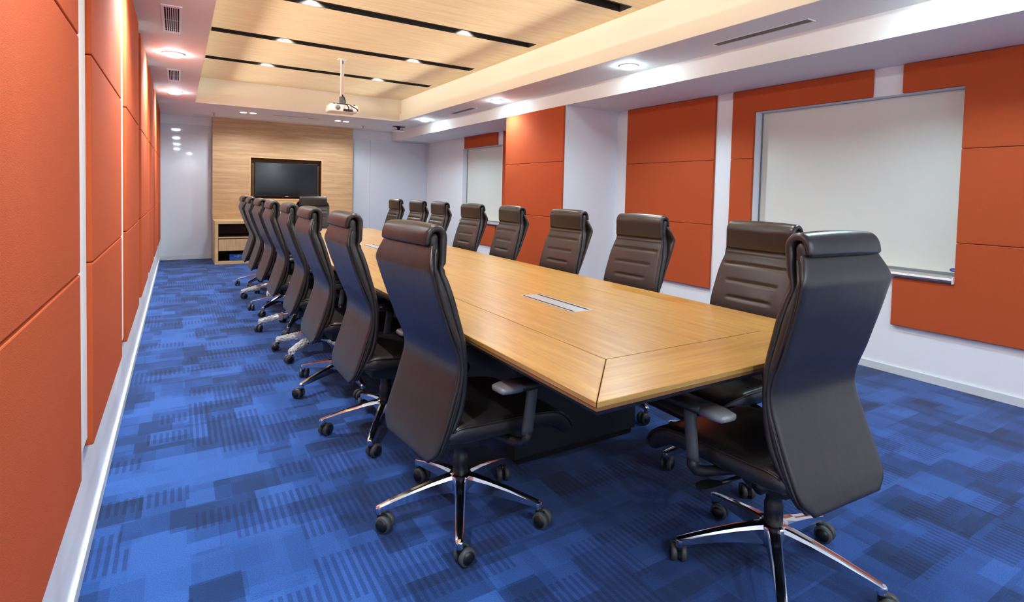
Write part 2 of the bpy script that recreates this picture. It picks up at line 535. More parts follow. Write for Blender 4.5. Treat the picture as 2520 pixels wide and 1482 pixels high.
ZLL = (0.385, 1.012, 1.706, 2.452)
left_cols = [(.78, 2.02), (2.29, 3.40), (3.72, 4.84), (5.15, 6.26), (6.58, 7.69), (8.01, 9.12), (9.44, 10.55)]
left_lab = ['big orange felt wall panel at the left edge, nearest the camera',
            'orange felt panel on left wall, second, right of the widest white batten',
            'orange felt panel on left wall, third from the camera',
            'orange felt panel on left wall, fourth from the camera',
            'orange felt panel on left wall, fifth from the camera',
            'orange felt panel on left wall, second from the white glass end wall',
            'orange felt panel on left wall, last before the white glass end wall']
for k in range(len(left_cols) - 1):
    o = struct(MB().box(XL, XL + .012, left_cols[k][1] + .004, left_cols[k + 1][0] - .001, ZLL[0] + .03, HC, .001), 'trim_%d' % (k + 1), M_WALL)
for k, (y0, y1) in enumerate(left_cols):
    tl = [rect(y0, y1, ZLL[i] + .0012, ZLL[i + 1] - .0012) for i in range(3)]
    felt_panel(left_lab[k], tl, XL, XL + .029, (XL, (y0 + y1) / 2, ZLL[0]))

g = .0012
XP0, XP1 = XR - .03, XR
def rrow(y0, y1, i): return rect(y0, y1, ZS[i] + g, ZS[i + 1] - g)
felt_panel('dark orange felt panel of three tiles between the column and the large whiteboard',
           [rrow(3.57, 4.81, i) for i in range(3)], XP0, XP1, (XR, 4.19, ZS[0]))
y0, y1, a, b = 2.14, 3.375, WIN[0][0], WIN[0][1]
felt_panel('orange felt panel framing the left end of the large whiteboard',
           [[(y0, ZS[0]), (y1, ZS[0]), (y1, ZS[1] - g), (b, ZS[1] - g), (b, WZ0 - .04), (y0, WZ0 - .04)],
            rect(b, y1, ZS[1] + g, ZS[2] - g),
            [(b, ZS[2] + g), (y1, ZS[2] + g), (y1, ZS[3]), (y0, ZS[3]), (y0, WZ1), (b, WZ1)]], XP0, XP1, (XR, 2.76, ZS[0]))
y0, y1 = 0.70, 1.935
felt_panel('orange felt panel framing the right end of the large whiteboard',
           [[(y0, ZS[0]), (y1, ZS[0]), (y1, WZ0 - .04), (a, WZ0 - .04), (a, ZS[1] - g), (y0, ZS[1] - g)],
            rect(y0, a, ZS[1] + g, ZS[2] - g),
            [(y0, ZS[2] + g), (a, ZS[2] + g), (a, WZ1), (y1, WZ1), (y1, ZS[3]), (y0, ZS[3])]], XP0, XP1, (XR, 1.32, ZS[0]))
felt_panel('dark orange felt strips above and below the small far whiteboard',
           [rect(7.91, 9.13, WZ1, ZS[3]), rect(7.91, 9.13, ZS[0], WZ0 - .04)], XP0, XP1, (XR, 8.5, ZS[0]))
felt_panel('sliver of orange felt panel tucked behind the column',
           [rrow(6.47, 7.71, i) for i in range(3)], XP0, XP1, (XR, 7.1, ZS[0]))
felt_panel('bright orange felt panel covering the front of the column',
           [rrow(COLY0, COLY1, i) for i in range(3)], XS - .024, XS + .006, (XS, 5.64, ZS[0]))

# ------------------------------------------------------------------ whiteboards in the two wall recesses
for k, (a, b) in enumerate(WIN):
    root = empty('whiteboard', (XR + WD, (a + b) / 2, WZ0))
    tag(root, ('large whiteboard with metal pen tray and blue oval badge' if k == 0 else
               'small-looking far whiteboard with pen tray beyond the column'), 'whiteboard', 'recessed whiteboards')
    w = (b - a) / 2
    MB().box(-.012, 0, -w + .005, w - .012, .012, WZ1 - WZ0 - .004, .002).obj('writing_surface', M_BOARD, parent=root)
    MB().box(-.02, -.002, w - .012, w - .001, .0, WZ1 - WZ0 - .002, .002).obj('side_frame', M_GREYPL, parent=root)
    tr = MB()
    tr.prism([(-.02, .012), (-WD - .02, .012), (-WD - .05, .004), (-WD - .056, -.012), (-WD - .05, -.026), (-WD - .02, -.034), (-WD - .005, -.034), (-WD - .005, .0), (-.02, .0)],
             'y', -w - (.1 if k else .0), w, .002, 2)
    MB_tr = tr.obj('pen_tray', M_ALU, parent=root)
    MB().box(-.016, -.004, -w + .005, w - .012, .012, .03).obj('bottom_rail', M_GREYPL, parent=root)
    MB().box(-WD - .058, -WD - .004, -w - (.104 if k else .004), -w - (.1 if k else .0) + .004, -.036, .014, .003).obj('end_cap', M_WHITEPL, parent=MB_tr)
    if k == 0:
        def oval(ry, rz, x0, x1):
            return MB().prism([(ry * math.cos(t * PI / 16), rz * math.sin(t * PI / 16)) for t in range(32)], 'x', x0, x1)
        bd = oval(.026, .013, -.015, -.012).obj('badge', M_BLUEMARK, parent=root, loc=(0, -w + .045, .05))
        bd['label'] = 'blue oval badge'
        oval(.018, .004, -.0162, -.0148).obj('badge_centre', M_BLUELITE, parent=bd)

# ------------------------------------------------------------------ back wall: glass boards, oak cladding, TV, cabinet
YP = 10.75
for lab, x0, x1 in (('white glossy glass wall board left of the oak panel', XL + .02, .495),
                    ('narrow white glass board just right of the oak panel', 2.93, 3.318),
                    ('wide bluish white glass board in the far right corner', 3.322, XR - .03)):
    o = MB().box(x0, x1, YB - .014, YB, .072, 2.325 if x1 < 1 else 2.29, .002).obj('glass_board', M_GLASS)
    tag(o, lab, 'glass board', 'back-painted glass boards')

PX0, PX1, TZ0, TZ1, TX0, TX1 = .508, 2.920, 1.075, 1.808, 1.108, 2.330
root = tag(empty('oak_wall_panel', (1.714, YB, 0)), 'oak veneer wall panel with horizontal grain around the television', 'wall panel')
mb = MB()
L = lambda x: x - 1.714
Yl = YP - YB
mb.box(L(PX0), L(TX0), Yl, 0, .0, HC - .001)
mb.box(L(TX1), L(PX1), Yl, 0, .0, HC - .001)
mb.box(L(TX0), L(TX1), Yl, 0, TZ1, HC - .001)
mb.box(L(TX0), L(TX1), Yl, 0, .0, TZ0)
mb.obj('veneer_board', M_WALLWOOD, parent=root)
mb = MB()
mb.box(L(TX0), L(TX1), -.03, -.001, TZ0, TZ1)
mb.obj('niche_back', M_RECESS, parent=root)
mb = MB()
for x0, x1, z0, z1 in ((TX0 - .018, TX0, TZ0 - .018, TZ1 + .018), (TX1, TX1 + .018, TZ0 - .018, TZ1 + .018),
                       (TX0, TX1, TZ1, TZ1 + .018), (TX0, TX1, TZ0 - .018, TZ0)):
    mb.box(L(x0), L(x1), Yl - .006, Yl + .1, z0, z1)
mb.obj('niche_trim', M_CABWOOD, parent=root)
mb = MB()
for x0, x1, z0, z1 in ((TX0, TX0 + .004, TZ0, TZ1), (TX1 - .004, TX1, TZ0, TZ1), (TX0 + .004, TX1 - .004, TZ1 - .004, TZ1), (TX0 + .004, TX1 - .004, TZ0, TZ0 + .004)):
    mb.box(L(x0), L(x1), Yl + .006, -.03, z0, z1)
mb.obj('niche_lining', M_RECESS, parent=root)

tv = tag(empty('television', (1.718, YP + .02, 1.12)), 'large flat black television set into the oak panel niche', 'television')
MB().box(-.548, .548, .0, .045, .0, .618, .006).obj('housing', M_BEZEL, parent=tv)
MB().box(-.536, .536, -.003, .004, .014, .606, .001).obj('screen', M_SCREEN, parent=tv)
MB().box(-.03, .03, -.004, .0, -.006, .006, .002).obj('sensor_bar', M_ALU, parent=tv)
MB().tube([(-.02 + .05, .02, .0), (.045, .015, -.03), (.09, .012, -.046), (.2, .012, -.05), (.34, .012, -.05)], .004).obj('cable', M_BEZEL, parent=tv)

YC = 10.0
cab = tag(empty('media_cabinet', (1.714, YC, 0)), 'low oak cabinet with open shelf, drawers and lower shelf under the television', 'cabinet')
cx0, cx1, ct = L(.508), L(2.920), .05
d = YP - YC - .004
mb = MB()
mb.box(cx0, cx0 + ct, 0, d, 0, .71, .002); mb.box(cx1 - ct, cx1, 0, d, 0, .71, .002)
mb.box(cx0 + ct, cx1 - ct, 0, d, .665, .71, .002); mb.box(cx0 + ct, cx1 - ct, 0, d, 0, .05, .002)
mb.obj('carcass', M_CABWOOD, parent=cab)
MB().box(cx0 + ct, cx1 - ct, .01, d - .02, .427, .447, .002).obj('shelf', M_CABWOOD, parent=cab)
MB().box(cx0 + ct, cx1 - ct, d - .02, d - .002, .05, .665).obj('back_panel', M_DARKWOOD, parent=cab)
mb = MB()
for x in (cx0 + ct, cx1 - ct - .003): mb.box(x, x + .003, .012, d - .02, .05, .427); mb.box(x, x + .003, .012, d - .02, .447, .665)
mb.box(cx0 + ct + .003, cx1 - ct - .003, .03, d - .02, .05, .053)
mb.box(cx0 + ct + .003, cx1 - ct - .003, .03, d - .02, .447, .45)
mb.box(cx0 + ct + .003, cx1 - ct - .003, .012, d - .02, .662, .665)
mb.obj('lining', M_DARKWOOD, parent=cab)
nd = 3
dw = (cx1 - cx0 - 2 * ct) / nd
for i in range(nd):
    x0 = cx0 + ct + i * dw
    dr = MB().box(x0 + .006, x0 + dw - .006, .004, .024, .222, .412, .002).obj('drawer', M_CABDRAW, parent=cab)
    MB().box(x0 + .006, x0 + dw - .006, .0245, d - .05, .225, .40).obj('drawer_box', M_DARKWOOD, parent=dr)
    if i < nd - 1:
        MB().box(x0 + dw - .009, x0 + dw + .009, .06, d - .02, .053, .427).obj('divider', M_DARKWOOD, parent=cab)

bx = tag(empty('blue_box', (.86, YC + .10, .053), .06), 'small blue cardboard box with white emblem on the lower cabinet shelf', 'box')
MB().box(-.13, .13, 0, .16, 0, .10, .002).obj('carton', M_BLUE, parent=bx)
mb = MB()
for s in (-1, 1):
    mb.tube([(s * (.004 + .014 * math.sin(q * PI / 8)), -.001, .066 + s * .006 + .014 * math.cos(q * PI / 8)) for q in range(-2, 11)], .003, 6)
mb.obj('emblem', M_MARKW, parent=bx)
for s in (-1, 1):
    mb = MB()
    for q in range(4): mb.box(s * .032 + s * q * .010 - .0036, s * .032 + s * q * .010 + .0036, -.0012, .001, .062 + .002 * (q % 2), .073 + .003 * ((q + 1) % 2))
    mb.obj('printed_line', M_MARKW, parent=bx)
MB().box(-.094, -.084, -.0012, .001, .020, .030, .003).obj('pink_dot', M_PINK, parent=bx)

# ------------------------------------------------------------------ ceiling fittings and their light
def spot(name, loc, power, col, size_deg, blend, parent, soft=0.04, tilt=None):
    l = bpy.data.lights.new(name, 'SPOT')
    l.energy = power; l.color = col; l.spot_size = math.radians(size_deg); l.spot_blend = blend; l.shadow_soft_size = soft
    o = bpy.data.objects.new(name, l)
    COL.objects.link(o)
    o.parent = parent
    o.location = loc
    if tilt: o.rotation_euler = tilt
    return o

def downlight(x, y, z, label, power, col, r=0.075, face=None, size=150, blend=0.6, tilt=None):
    root = tag(empty('downlight', (x, y, z)), label, 'ceiling light', 'round ceiling downlights')
    MB().rev([(r, -.001), (r + .014, -.001), (r + .014, -.006), (r + .004, -.008), (r, -.006), (r, -.001)], 32, caps=False).obj('trim_ring', M_WHITEPL, parent=root)
    MB().rev([(r, -.002), (r * .985, -.012), (r * .90, -.022), (r * .68, -.030), (r * .35, -.034), (.001, -.035)], 32).obj('lamp_face', face or M_LAMP, parent=root)
    spot('lamp', (0, 0, -.045), power, col, size, blend, root, r * .8, tilt)
    return root

nm_r = {8.53: 'bright round downlight in the right ceiling border, farthest one', 6.12: 'bright round downlight in the right ceiling border, middle one',
        3.72: 'bright round downlight in the right ceiling border, nearest visible one'}
for y in (8.53, 6.12, 3.72, 1.31):
    downlight(3.505, y, HC, nm_r.get(y, 'round downlight in the right ceiling border, %s' % ('above the large whiteboard end' if y > 0 else 'behind the camera')), P_DOWN_RIGHT, C_COOL)
nm_l = {8.22: 'glaring downlight above the left wall, beyond the far vent grille', 5.86: 'glaring downlight above the left wall, between the two vent grilles'}
for y in (8.22, 5.86, 3.48, 1.10):
    downlight(-.035, y, HC, nm_l.get(y, 'round downlight above the left wall, %s' % ({3.48: 'over the second orange panel', 1.10: 'over the nearest orange panel'}.get(y, 'behind the camera'))), P_DOWN_LEFT, C_LEFT, size=135, blend=.8, tilt=(0, math.radians(24), 0))
for x, side in ((.35, 'left'), (1.75, 'middle'), (3.15, 'right')):  # added lamps out of view: rear wall wash as neutral fill for chair backs
    downlight(x, -1.42, HC, 'added unseen fill downlight washing the wall behind the camera, %s one' % side, P_REAR_FILL, (.95, 1.0, .98), size=140, blend=.7)
for x, side in ((.96, 'left'), (2.44, 'right')):
    root = tag(empty('twin_downlight', (x, 9.70, HC)), 'small twin spotlight above the oak panel, %s one' % side, 'ceiling light', 'twin spots by the oak panel')
    MB().box(-.14, .14, -.065, .065, -.005, -.0005, .002).obj('frame', M_WHITEPL, parent=root)
    for s in (-1, 1):
        f = MB().rev([(.001, -.006), (.045, -.006), (.045, -.008), (.001, -.008)], 24).obj('lamp_face', M_LAMPW, parent=root, loc=(s * .072, 0, 0))
        spot('lamp', (s * .072, 0, -.02), P_BACK, C_BACK, 162, .4, root, .03)
for i, s in enumerate(SLOTS):
    for x, side in ((.98, 'left'), (2.44, 'right')):
        ordn = {4: 'farthest', 3: 'second farthest', 2: 'third farthest', 1: 'fourth farthest', 0: 'nearest'}[i]
        root = tag(empty('slot_spotlight', (x, s, HR + .10)), '%s spotlight hidden inside the %s black ceiling slot' % (side, ordn), 'ceiling light', 'spotlights in the ceiling slots')
        MB().rev([(.001, .04), (.04, .04), (.045, .03), (.045, -.03), (.038, -.03), (.038, -.01), (.001, -.01)], 24).obj('barrel', M_BLACK, parent=root)
        MB().rev([(.001, -.012), (.037, -.012), (.037, -.014), (.001, -.014)], 24).obj('lamp_face', M_LAMPS, parent=root)
        spot('lamp', (0, 0, -.025), P_SLOT, C_SLOT, 125, .5, root, .022)

# added fill strips, unseen behind the lip, that brighten the raised ceiling
def cove(label, loc, length, rz):
    root = tag(empty('cove_fill_light', loc, rz), label, 'strip light', 'added fill strips in the ceiling cove')
    MB().box(-length / 2, length / 2, -.016, .016, 0, .008, .002).obj('tray', M_ALU, parent=root)
    MB().box(-length / 2, length / 2, -.010, .010, .008, .0095).obj('strip', M_WHITEPL, parent=root)
    for share, spr, el in ((1.0, 40, 9), (.16, 150, 32)):       # fill split for evenness: main beam across the field, soft spill near the edge
        l = bpy.data.lights.new('lamp', 'AREA')
        l.shape = 'RECTANGLE'; l.size = length; l.size_y = .02; l.energy = share * P_COVE_FILL * length / 4; l.color = C_COVE_FILL; l.spread = math.radians(spr)
        o = bpy.data.objects.new('lamp', l); COL.objects.link(o); o.parent = root
        o.location = (0, .0, .030); o.rotation_euler = (PI / 2 + math.radians(el), 0, 0)
    return root
ym, xm = (RY0 + RY1) / 2, (RX0 + RX1) / 2
cove('added fill strip hidden behind the left lip of the raised ceiling', (RX0 - CV / 2, ym, HC + .101), RY1 - RY0 - .1, -PI / 2)
cove('added fill strip hidden behind the right lip of the raised ceiling', (RX1 + CV / 2, ym, HC + .101), RY1 - RY0 - .1, PI / 2)

# vent grilles in the left border
for lab, y0, y1 in (('slatted air vent grille in left ceiling border, nearer one', 4.31, 5.06), ('slatted air vent grille in left ceiling border, farther one', 6.65, 7.36)):
    x0, x1 = -.10, .025
    cx, cy = (x0 + x1) / 2, (y0 + y1) / 2
    root = tag(empty('vent_grille', (cx, cy, HC)), lab, 'vent', 'ceiling vent grilles')
    w, h = (x1 - x0) / 2, (y1 - y0) / 2
    mb = MB()
    mb.box(-w, -w + .018, -h, h, -.006, 0, .001); mb.box(w - .018, w, -h, h, -.006, 0, .001)
    mb.box(-w + .018, w - .018, -h, -h + .045, -.006, 0, .001); mb.box(-w + .018, w - .018, h - .045, h, -.006, 0, .001)
    mb.obj('frame', M_WHITEPL, parent=root)
    MB().box(-w + .018, w - .018, -h + .045, h - .045, -.001, .0).obj('backing', M_VOID, parent=root)
    n = 6
    for q in range(n):
        x = -w + .018 + (q + 1) * (2 * w - .036) / (n + 1)
        MB().box(x - .0022, x + .0022, -h + .045, h - .045, -.006, -.001).obj('slat', M_WHITEPL, parent=root)
    for f in (.0, .75):
        MB().box(-w + .018, w - .018, h * f - .004 if f == 0 else h * f - .012, h * f + .004 if f == 0 else h * f - .004, -.004, -.001).obj('cross_bar', M_GREYPL, parent=root)

def slot_diffuser(lab, cx, cy, lx, ly, z, n, along):
    root = tag(empty('linear_diffuser', (cx, cy, z)), lab, 'vent', 'linear air diffusers')
    w, h = lx / 2, ly / 2
    fr = .008
    mb = MB()
    mb.box(-w - fr, w + fr, -h - fr, -h, -.005, 0); mb.box(-w - fr, w + fr, h, h + fr, -.005, 0)
    mb.box(-w - fr, -w, -h, h, -.005, 0); mb.box(w, w + fr, -h, h, -.005, 0)
    mb.obj('frame', M_WHITEPL, parent=root)
    MB().box(-w, w, -h, h, -.001, 0).obj('backing', plain('diffuser_brown', (120, 100, 88), .6), parent=root)
    for q in range(n):
        tq = (q + 1) / (n + 1)
        if along == 'y':
            x = -w + 2 * w * tq; MB().box(x - .003, x + .003, -h, h, -.005, -.001).obj('blade', M_GREYPL, parent=root)
        else:
            y = -h + 2 * h * tq; MB().box(-w, w, y - .003, y + .003, -.005, -.001).obj('blade', M_GREYPL, parent=root)
slot_diffuser('long linear air diffuser in right ceiling border, nearer one', 3.553, 2.44, .075, .74, HC, 3, 'y')
slot_diffuser('short-looking linear air diffuser in right ceiling border, farther one', 3.553, 7.20, .075, .70, HC, 3, 'y')
slot_diffuser('thin air diffuser slot between the twin spots by the oak panel', 1.69, 9.69, .72, .05, HC, 1, 'x')
slot_diffuser('very long thin slot in the ceiling just before the oak panel', 1.70, 10.52, 3.0, .04, HC, 0, 'x')
slot_diffuser('small air diffuser under the side soffit in the far corner', 4.18, 10.68, .56, .05, HS, 1, 'x')

for lab, x in (('small ceiling sprinkler left of the twin spots', .501), ('small ceiling sprinkler right of the twin spots', 2.945)):
    root = tag(empty('sprinkler', (x, 10.15, HC)), lab, 'sprinkler', 'ceiling sprinklers')
    MB().rev([(.03, 0), (.03, -.004), (.012, -.008), (.010, -.035), (.006, -.04)], 16).obj('body', M_ALU, parent=root)
    MB().rev([(.004, -.04), (.022, -.045), (.022, -.048), (.004, -.05)], 16).obj('deflector', M_ALU, parent=root)

root = tag(empty('ceiling_camera', (3.50, 9.78, HC)), 'dark ceiling camera with white dish in the far right corner', 'camera')
MB().box(-.10, .11, -.05, .05, -.012, 0, .003).obj('mount_plate', M_BEZEL, parent=root)
MB().rev([(.045, -.012), (.028, -.03), (.024, -.055), (.03, -.062)], 20).obj('neck', M_BEZEL, parent=root)
MB().tube([(.065, 0, -.012), (.068, 0, -.06)], .008, 8).obj('strut', M_GREYPL, parent=root)
MB().rev([(.03, -.06), (.115, -.072), (.12, -.08)], 28, caps=True).obj('rim', M_BEZEL, parent=root)
MB().rev([(.119, -.0805), (.11, -.092), (.07, -.103), (.001, -.106)], 28).obj('dish', M_WHITEPL, parent=root)

# projector on its ceiling pole
pj = tag(empty('projector', (1.69, 6.73, HR)), 'white projector hanging upside down from a ceiling pole', 'projector')
MB().box(-.05, .05, -.05, .05, -.006, 0, .001).obj('ceiling_plate', M_WHITEPL, parent=pj)
pole = MB().box(-.019, .019, -.019, .019, -.45, -.006, .003).obj('pole', M_WHITEPL, parent=pj)
MB().box(-.005, .005, -.0205, -.018, -.06, -.02).obj('cable_slot', M_VOID, parent=pole)
MB().box(-.005, .005, -.0205, -.018, -.45, -.425).obj('cable_slot', M_VOID, parent=pole)
MB().box(-.03, .03, -.025, .025, -.545, -.45, .004).obj('bracket', M_GREYPL, parent=pj)
body = MB().box(-.165, .165, -.11, .12, -.645, -.555, .016, 3).obj('body', M_WHITEPL, parent=pj)
MB().rev([(.001, 0), (.03, 0), (.03, .002), (.001, .002)], 24, mat=Matrix.Translation((-.075, -.109, -.595)) @ Matrix.Rotation(PI / 2, 4, 'X')).obj('speaker_grille', M_GREYPL, parent=body)
MB().box(-.01, .10, -.1125, -.108, -.635, -.605, .001).obj('port_panel', plain('port_grey', (70, 78, 96), .5), parent=body)
for q in range(5):
    MB().box(.0 + q * .021, .012 + q * .021, -.1145, -.112, -.63, -.612).obj('socket', M_BEZEL, parent=body)
for sx in (-.11, .13):
    for sy in (-.07, .08):
        MB().rev([(.014, -.556), (.012, -.543), (.004, -.541)], 12, mat=Matrix.Translation((sx, sy, 0))).obj('foot', M_HOOD, parent=body)
MB().tube([(.0, -.022, -.435), (.02, -.04, -.47), (.03, -.05, -.51), (.02, -.06, -.543), (-.03, -.07, -.551), (-.08, -.06, -.549)], .006, 8).obj('cable', M_HOOD, parent=pj)
MB().tube([(-.07, -.07, -.55), (.0, -.10, -.548), (.03, -.125, -.56), (.048, -.13, -.59), (.05, -.118, -.615)], .006, 8).obj('cable', M_HOOD, parent=pj)
MB().tube([(.02, -.06, -.54), (.07, -.10, -.555), (.12, -.13, -.585), (.155, -.125, -.605), (.158, -.112, -.62)], .006, 8).obj('cable', M_HOOD, parent=pj)
MB().rev([(.035, 0), (.04, .02), (.034, .03), (.001, .03)], 24, mat=Matrix.Translation((.08, .115, -.60)) @ Matrix.Rotation(-PI / 2, 4, 'X')).obj('lens', M_HOOD, parent=body)

# ------------------------------------------------------------------ conference table
TX0_, TX1_, TY0_, TY1_, TH, BW = .912, 2.272, 1.045, 7.45, .75, .27
TCX = (TX0_ + TX1_) / 2
tb = tag(empty('conference_table', (TCX, (TY0_ + TY1_) / 2, 0)), 'long oak veneer conference table with mitred border and dark pedestals', 'table')
ox, oy = TCX, (TY0_ + TY1_) / 2
A, B = (TX0_ - ox, TY0_ - oy), (TX1_ - ox, TY0_ - oy)
C_, D = (TX1_ - ox, TY1_ - oy), (TX0_ - ox, TY1_ - oy)
a_, b_, c_, d_ = (A[0] + BW, A[1] + BW), (B[0] - BW, B[1] + BW), (C_[0] - BW, C_[1] - BW), (D[0] + BW, D[1] - BW)
def inset(poly, k=.0014):
    n = len(poly); out = []
    for i in range(n):
        p0, p1, p2 = Vector(poly[i - 1]), Vector(poly[i]), Vector(poly[(i + 1) % n])
        e1, e2 = (p1 - p0).normalized(), (p2 - p1).normalized()
        n1, n2 = Vector((-e1.y, e1.x)), Vector((-e2.y, e2.x))
        bis = (n1 + n2); bis = bis / (bis.dot(n1))
        out.append(tuple(p1 + bis * k))
    return out
HX, HY = .060, .222                      # cable hatch half size
hats = [(1.575, 2.138), (1.575, 4.98)]
# centre field as strips around the two hatches
mb = MB()
mid = inset([a_, b_, c_, d_])
def zb(x0, x1, y0, y1): mb.box(x0, x1, y0, y1, TH - .016, TH)
hx0, hx1 = hats[0][0] - ox - HX, hats[0][0] - ox + HX
zb(mid[0][0], hx0, mid[0][1], mid[2][1]); zb(hx1, mid[1][0], mid[0][1], mid[2][1])
cuts = [mid[0][1]] + [v for h in hats for v in (h[1] - oy - HY, h[1] - oy + HY)] + [mid[2][1]]
for i in range(0, len(cuts), 2): zb(hx0, hx1, cuts[i], cuts[i + 1])
mb.obj('centre_field', M_TABLE_Y, parent=tb)
for poly, m in (([A, B, b_, a_], M_TABLE_X), ([B, C_, c_, b_], M_TABLE_Y), ([C_, D, d_, c_], M_TABLE_X), ([D, A, a_, d_], M_TABLE_Y)):
    MB().prism(inset(poly), 'z', TH - .016, TH, .0015, 1).obj('border_board', m, parent=tb)
mb = MB()
q = .004
mb.prism([(A[0] + q, A[1] + q), (B[0] - q, B[1] + q), (C_[0] - q, C_[1] - q), (D[0] + q, D[1] - q)], 'z', TH - .026, TH - .0162)
mb.obj('under_board', M_GROOVELINE, parent=tb)
# bevelled lower edge
mb = MB()
lo = [(A[0] + .03, A[1] + .03), (B[0] - .03, B[1] + .03), (C_[0] - .03, C_[1] - .03), (D[0] + .03, D[1] - .03)]
hi = [(A[0] + q, A[1] + q), (B[0] - q, B[1] + q), (C_[0] - q, C_[1] - q), (D[0] + q, D[1] - q)]
mb.add([(x, y, TH - .05) for x, y in lo] + [(x, y, TH - .0262) for x, y in hi],
       [(3, 2, 1, 0), (4, 5, 6, 7)] + [(i, (i + 1) % 4, 4 + (i + 1) % 4, 4 + i) for i in range(4)])
mb.obj('underside', M_PED, parent=tb)
for hx, hy in hats:
    x, y = hx - ox, hy - oy
    mb = MB()
    f = .010
    for x0, x1, y0, y1 in ((-HX, -HX + f, -HY, HY), (HX - f, HX, -HY, HY), (-HX + f, HX - f, -HY, -HY + f), (-HX + f, HX - f, HY - f, HY)):
        mb.box(x + x0, x + x1, y + y0, y + y1, TH - .015, TH + .0012)
    hb = mb.obj('cable_hatch', M_ALU, parent=tb)
    hb['label'] = 'flush aluminium cable hatch with two black brush slots'
    MB().box(x - HX + f, x + HX - f, y - HY + f, y + HY - f, TH - .0155, TH - .008).obj('brush_strip', M_VOID, parent=hb)
    MB().box(x - HX + f + .014, x + HX - f - .014, y - HY + f, y + HY - f, TH - .008, TH + .0008).obj('lid', M_ALU, parent=hb)
for y0, y1 in ((2.10, 2.18), (6.55, 6.63)):
    MB().box(1.345 - ox, 2.11 - ox, y0 - oy, y1 - oy, .03, TH - .05, .003).obj('pedestal', M_PED, parent=tb)
    MB().box(1.365 - ox, 2.09 - ox, y0 - oy + .01, y1 - oy - .01, 0, .03).obj('foot', M_VOID, parent=tb)
MB().box(1.44 - ox, 1.80 - ox, 2.18 - oy, 6.55 - oy, .05, TH - .05, .003).obj('spine', M_PED, parent=tb)

# ------------------------------------------------------------------ chairs
def cat(pts, step=0.007, k=12):
    """Catmull-Rom through 2d points, resampled by arc length"""
    P = [np.array(p, float) for p in pts]
    P = [2 * P[0] - P[1]] + P + [2 * P[-1] - P[-2]]
    out = []
    for i in range(1, len(P) - 2):
        p0, p1, p2, p3 = P[i - 1:i + 3]
        for j in range(k):
            t = j / k
            out.append(.5 * ((2 * p1) + (p2 - p0) * t + (2 * p0 - 5 * p1 + 4 * p2 - p3) * t * t + (3 * p1 - p0 - 3 * p2 + p3) * t ** 3))
    out.append(P[-2])
    out = np.array(out)
    s = np.concatenate([[0], np.cumsum(np.linalg.norm(np.diff(out[:, :2], axis=0), axis=1))])
    n = max(3, int(s[-1] / step))
    q = np.linspace(0, s[-1], n + 1)
    return np.stack([np.interp(q, s, out[:, c]) for c in range(out.shape[1])], 1)


def pad_rings(path, flip=1, kw=11, ke=7, bulge=0.0, er=None, disp=None):
    """path rows: x, z, half width, half thickness. returns rings of a rounded slab swept along it"""
    path = np.array(path)
    rings = []
    n = len(path)
    def ring(c, nrm, w, h, scale, i, s):
        w = max(w, .01); hh = h * scale
        e = min(er if er else h, w * .9)
        ee = e
        pts = []
        for j in range(kw):
            y = -(w - ee) + 2 * (w - ee) * j / (kw - 1)
            pts.append((y, 1.0))
        for j in range(1, ke):
            a = PI / 2 - PI * j / ke
            pts.append((w - ee + ee * math.cos(a), math.sin(a)))
        for j in range(kw):
            y = (w - ee) - 2 * (w - ee) * j / (kw - 1)
            pts.append((y, -1.0))
        for j in range(1, ke):
            a = -PI / 2 - PI * j / ke
            pts.append((-(w - ee) + ee * math.cos(a), math.sin(a)))
        out = []
        for y, t in pts:
            b = bulge * (1 - (y / w) ** 2) * scale if t > 0.99 else 0.0
            off = t * hh + b
            if disp is not None and t > 0.2: off -= disp(c, y, i) * t * scale
            out.append((c[0] + nrm[0] * off, y, c[1] + nrm[1] * off))
        return out
    for i in range(n):
        c = path[i, :2]
        tg = path[min(i + 1, n - 1), :2] - path[max(i - 1, 0), :2]
        tg = tg / (np.linalg.norm(tg) + 1e-9)
        nrm = np.array([tg[1], -tg[0]]) * flip
        w, h = path[i, 2], path[i, 3]
        if i == 0:
            for a in (80, 55, 28):
                ar = math.radians(a)
                rings.append(ring(c - tg * h * math.sin(ar), nrm, w - h * (1 - math.cos(ar)), h, math.cos(ar), i, 0))
        rings.append(ring(c, nrm, w, h, 1.0, i, 0))
        if i == n - 1:
            for a in (28, 55, 80):
                ar = math.radians(a)
                rings.append(ring(c + tg * h * math.sin(ar), nrm, w - h * (1 - math.cos(ar)), h, math.cos(ar), i, 0))
    return rings


ZSH = [.345, .40, .46, .54, .63, .68, .73, .79, .89, .97, 1.02, 1.06, 1.09]
XSH = [-.243, -.228, -.207, -.181, -.156, -.151, -.167, -.196, -.235, -.262, -.276, -.268, -.256]
ZFR = [.353, .395, .438, .494, .571, .648, .719, .776, .851, .911, .967, 1.0, 1.041, 1.089, 1.137, 1.166]
XFR = [-.2, -.177, -.158, -.13, -.113, -.11, -.115, -.126, -.147, -.164, -.181, -.193, -.188, -.186, -.193, -.227]
xs_ = lambda z: float(np.interp(z, ZSH, XSH))
xf_ = lambda z: float(np.interp(z, ZFR, XFR))
ZW = [.34, .37, .42, .5, .65, .80, .92, 1.0, 1.05, 1.17]
WF = [.185, .205, .218, .222, .222, .220, .211, .193, .189, .188]
wf_ = lambda z: float(np.interp(z, ZW, WF))

CH = {}
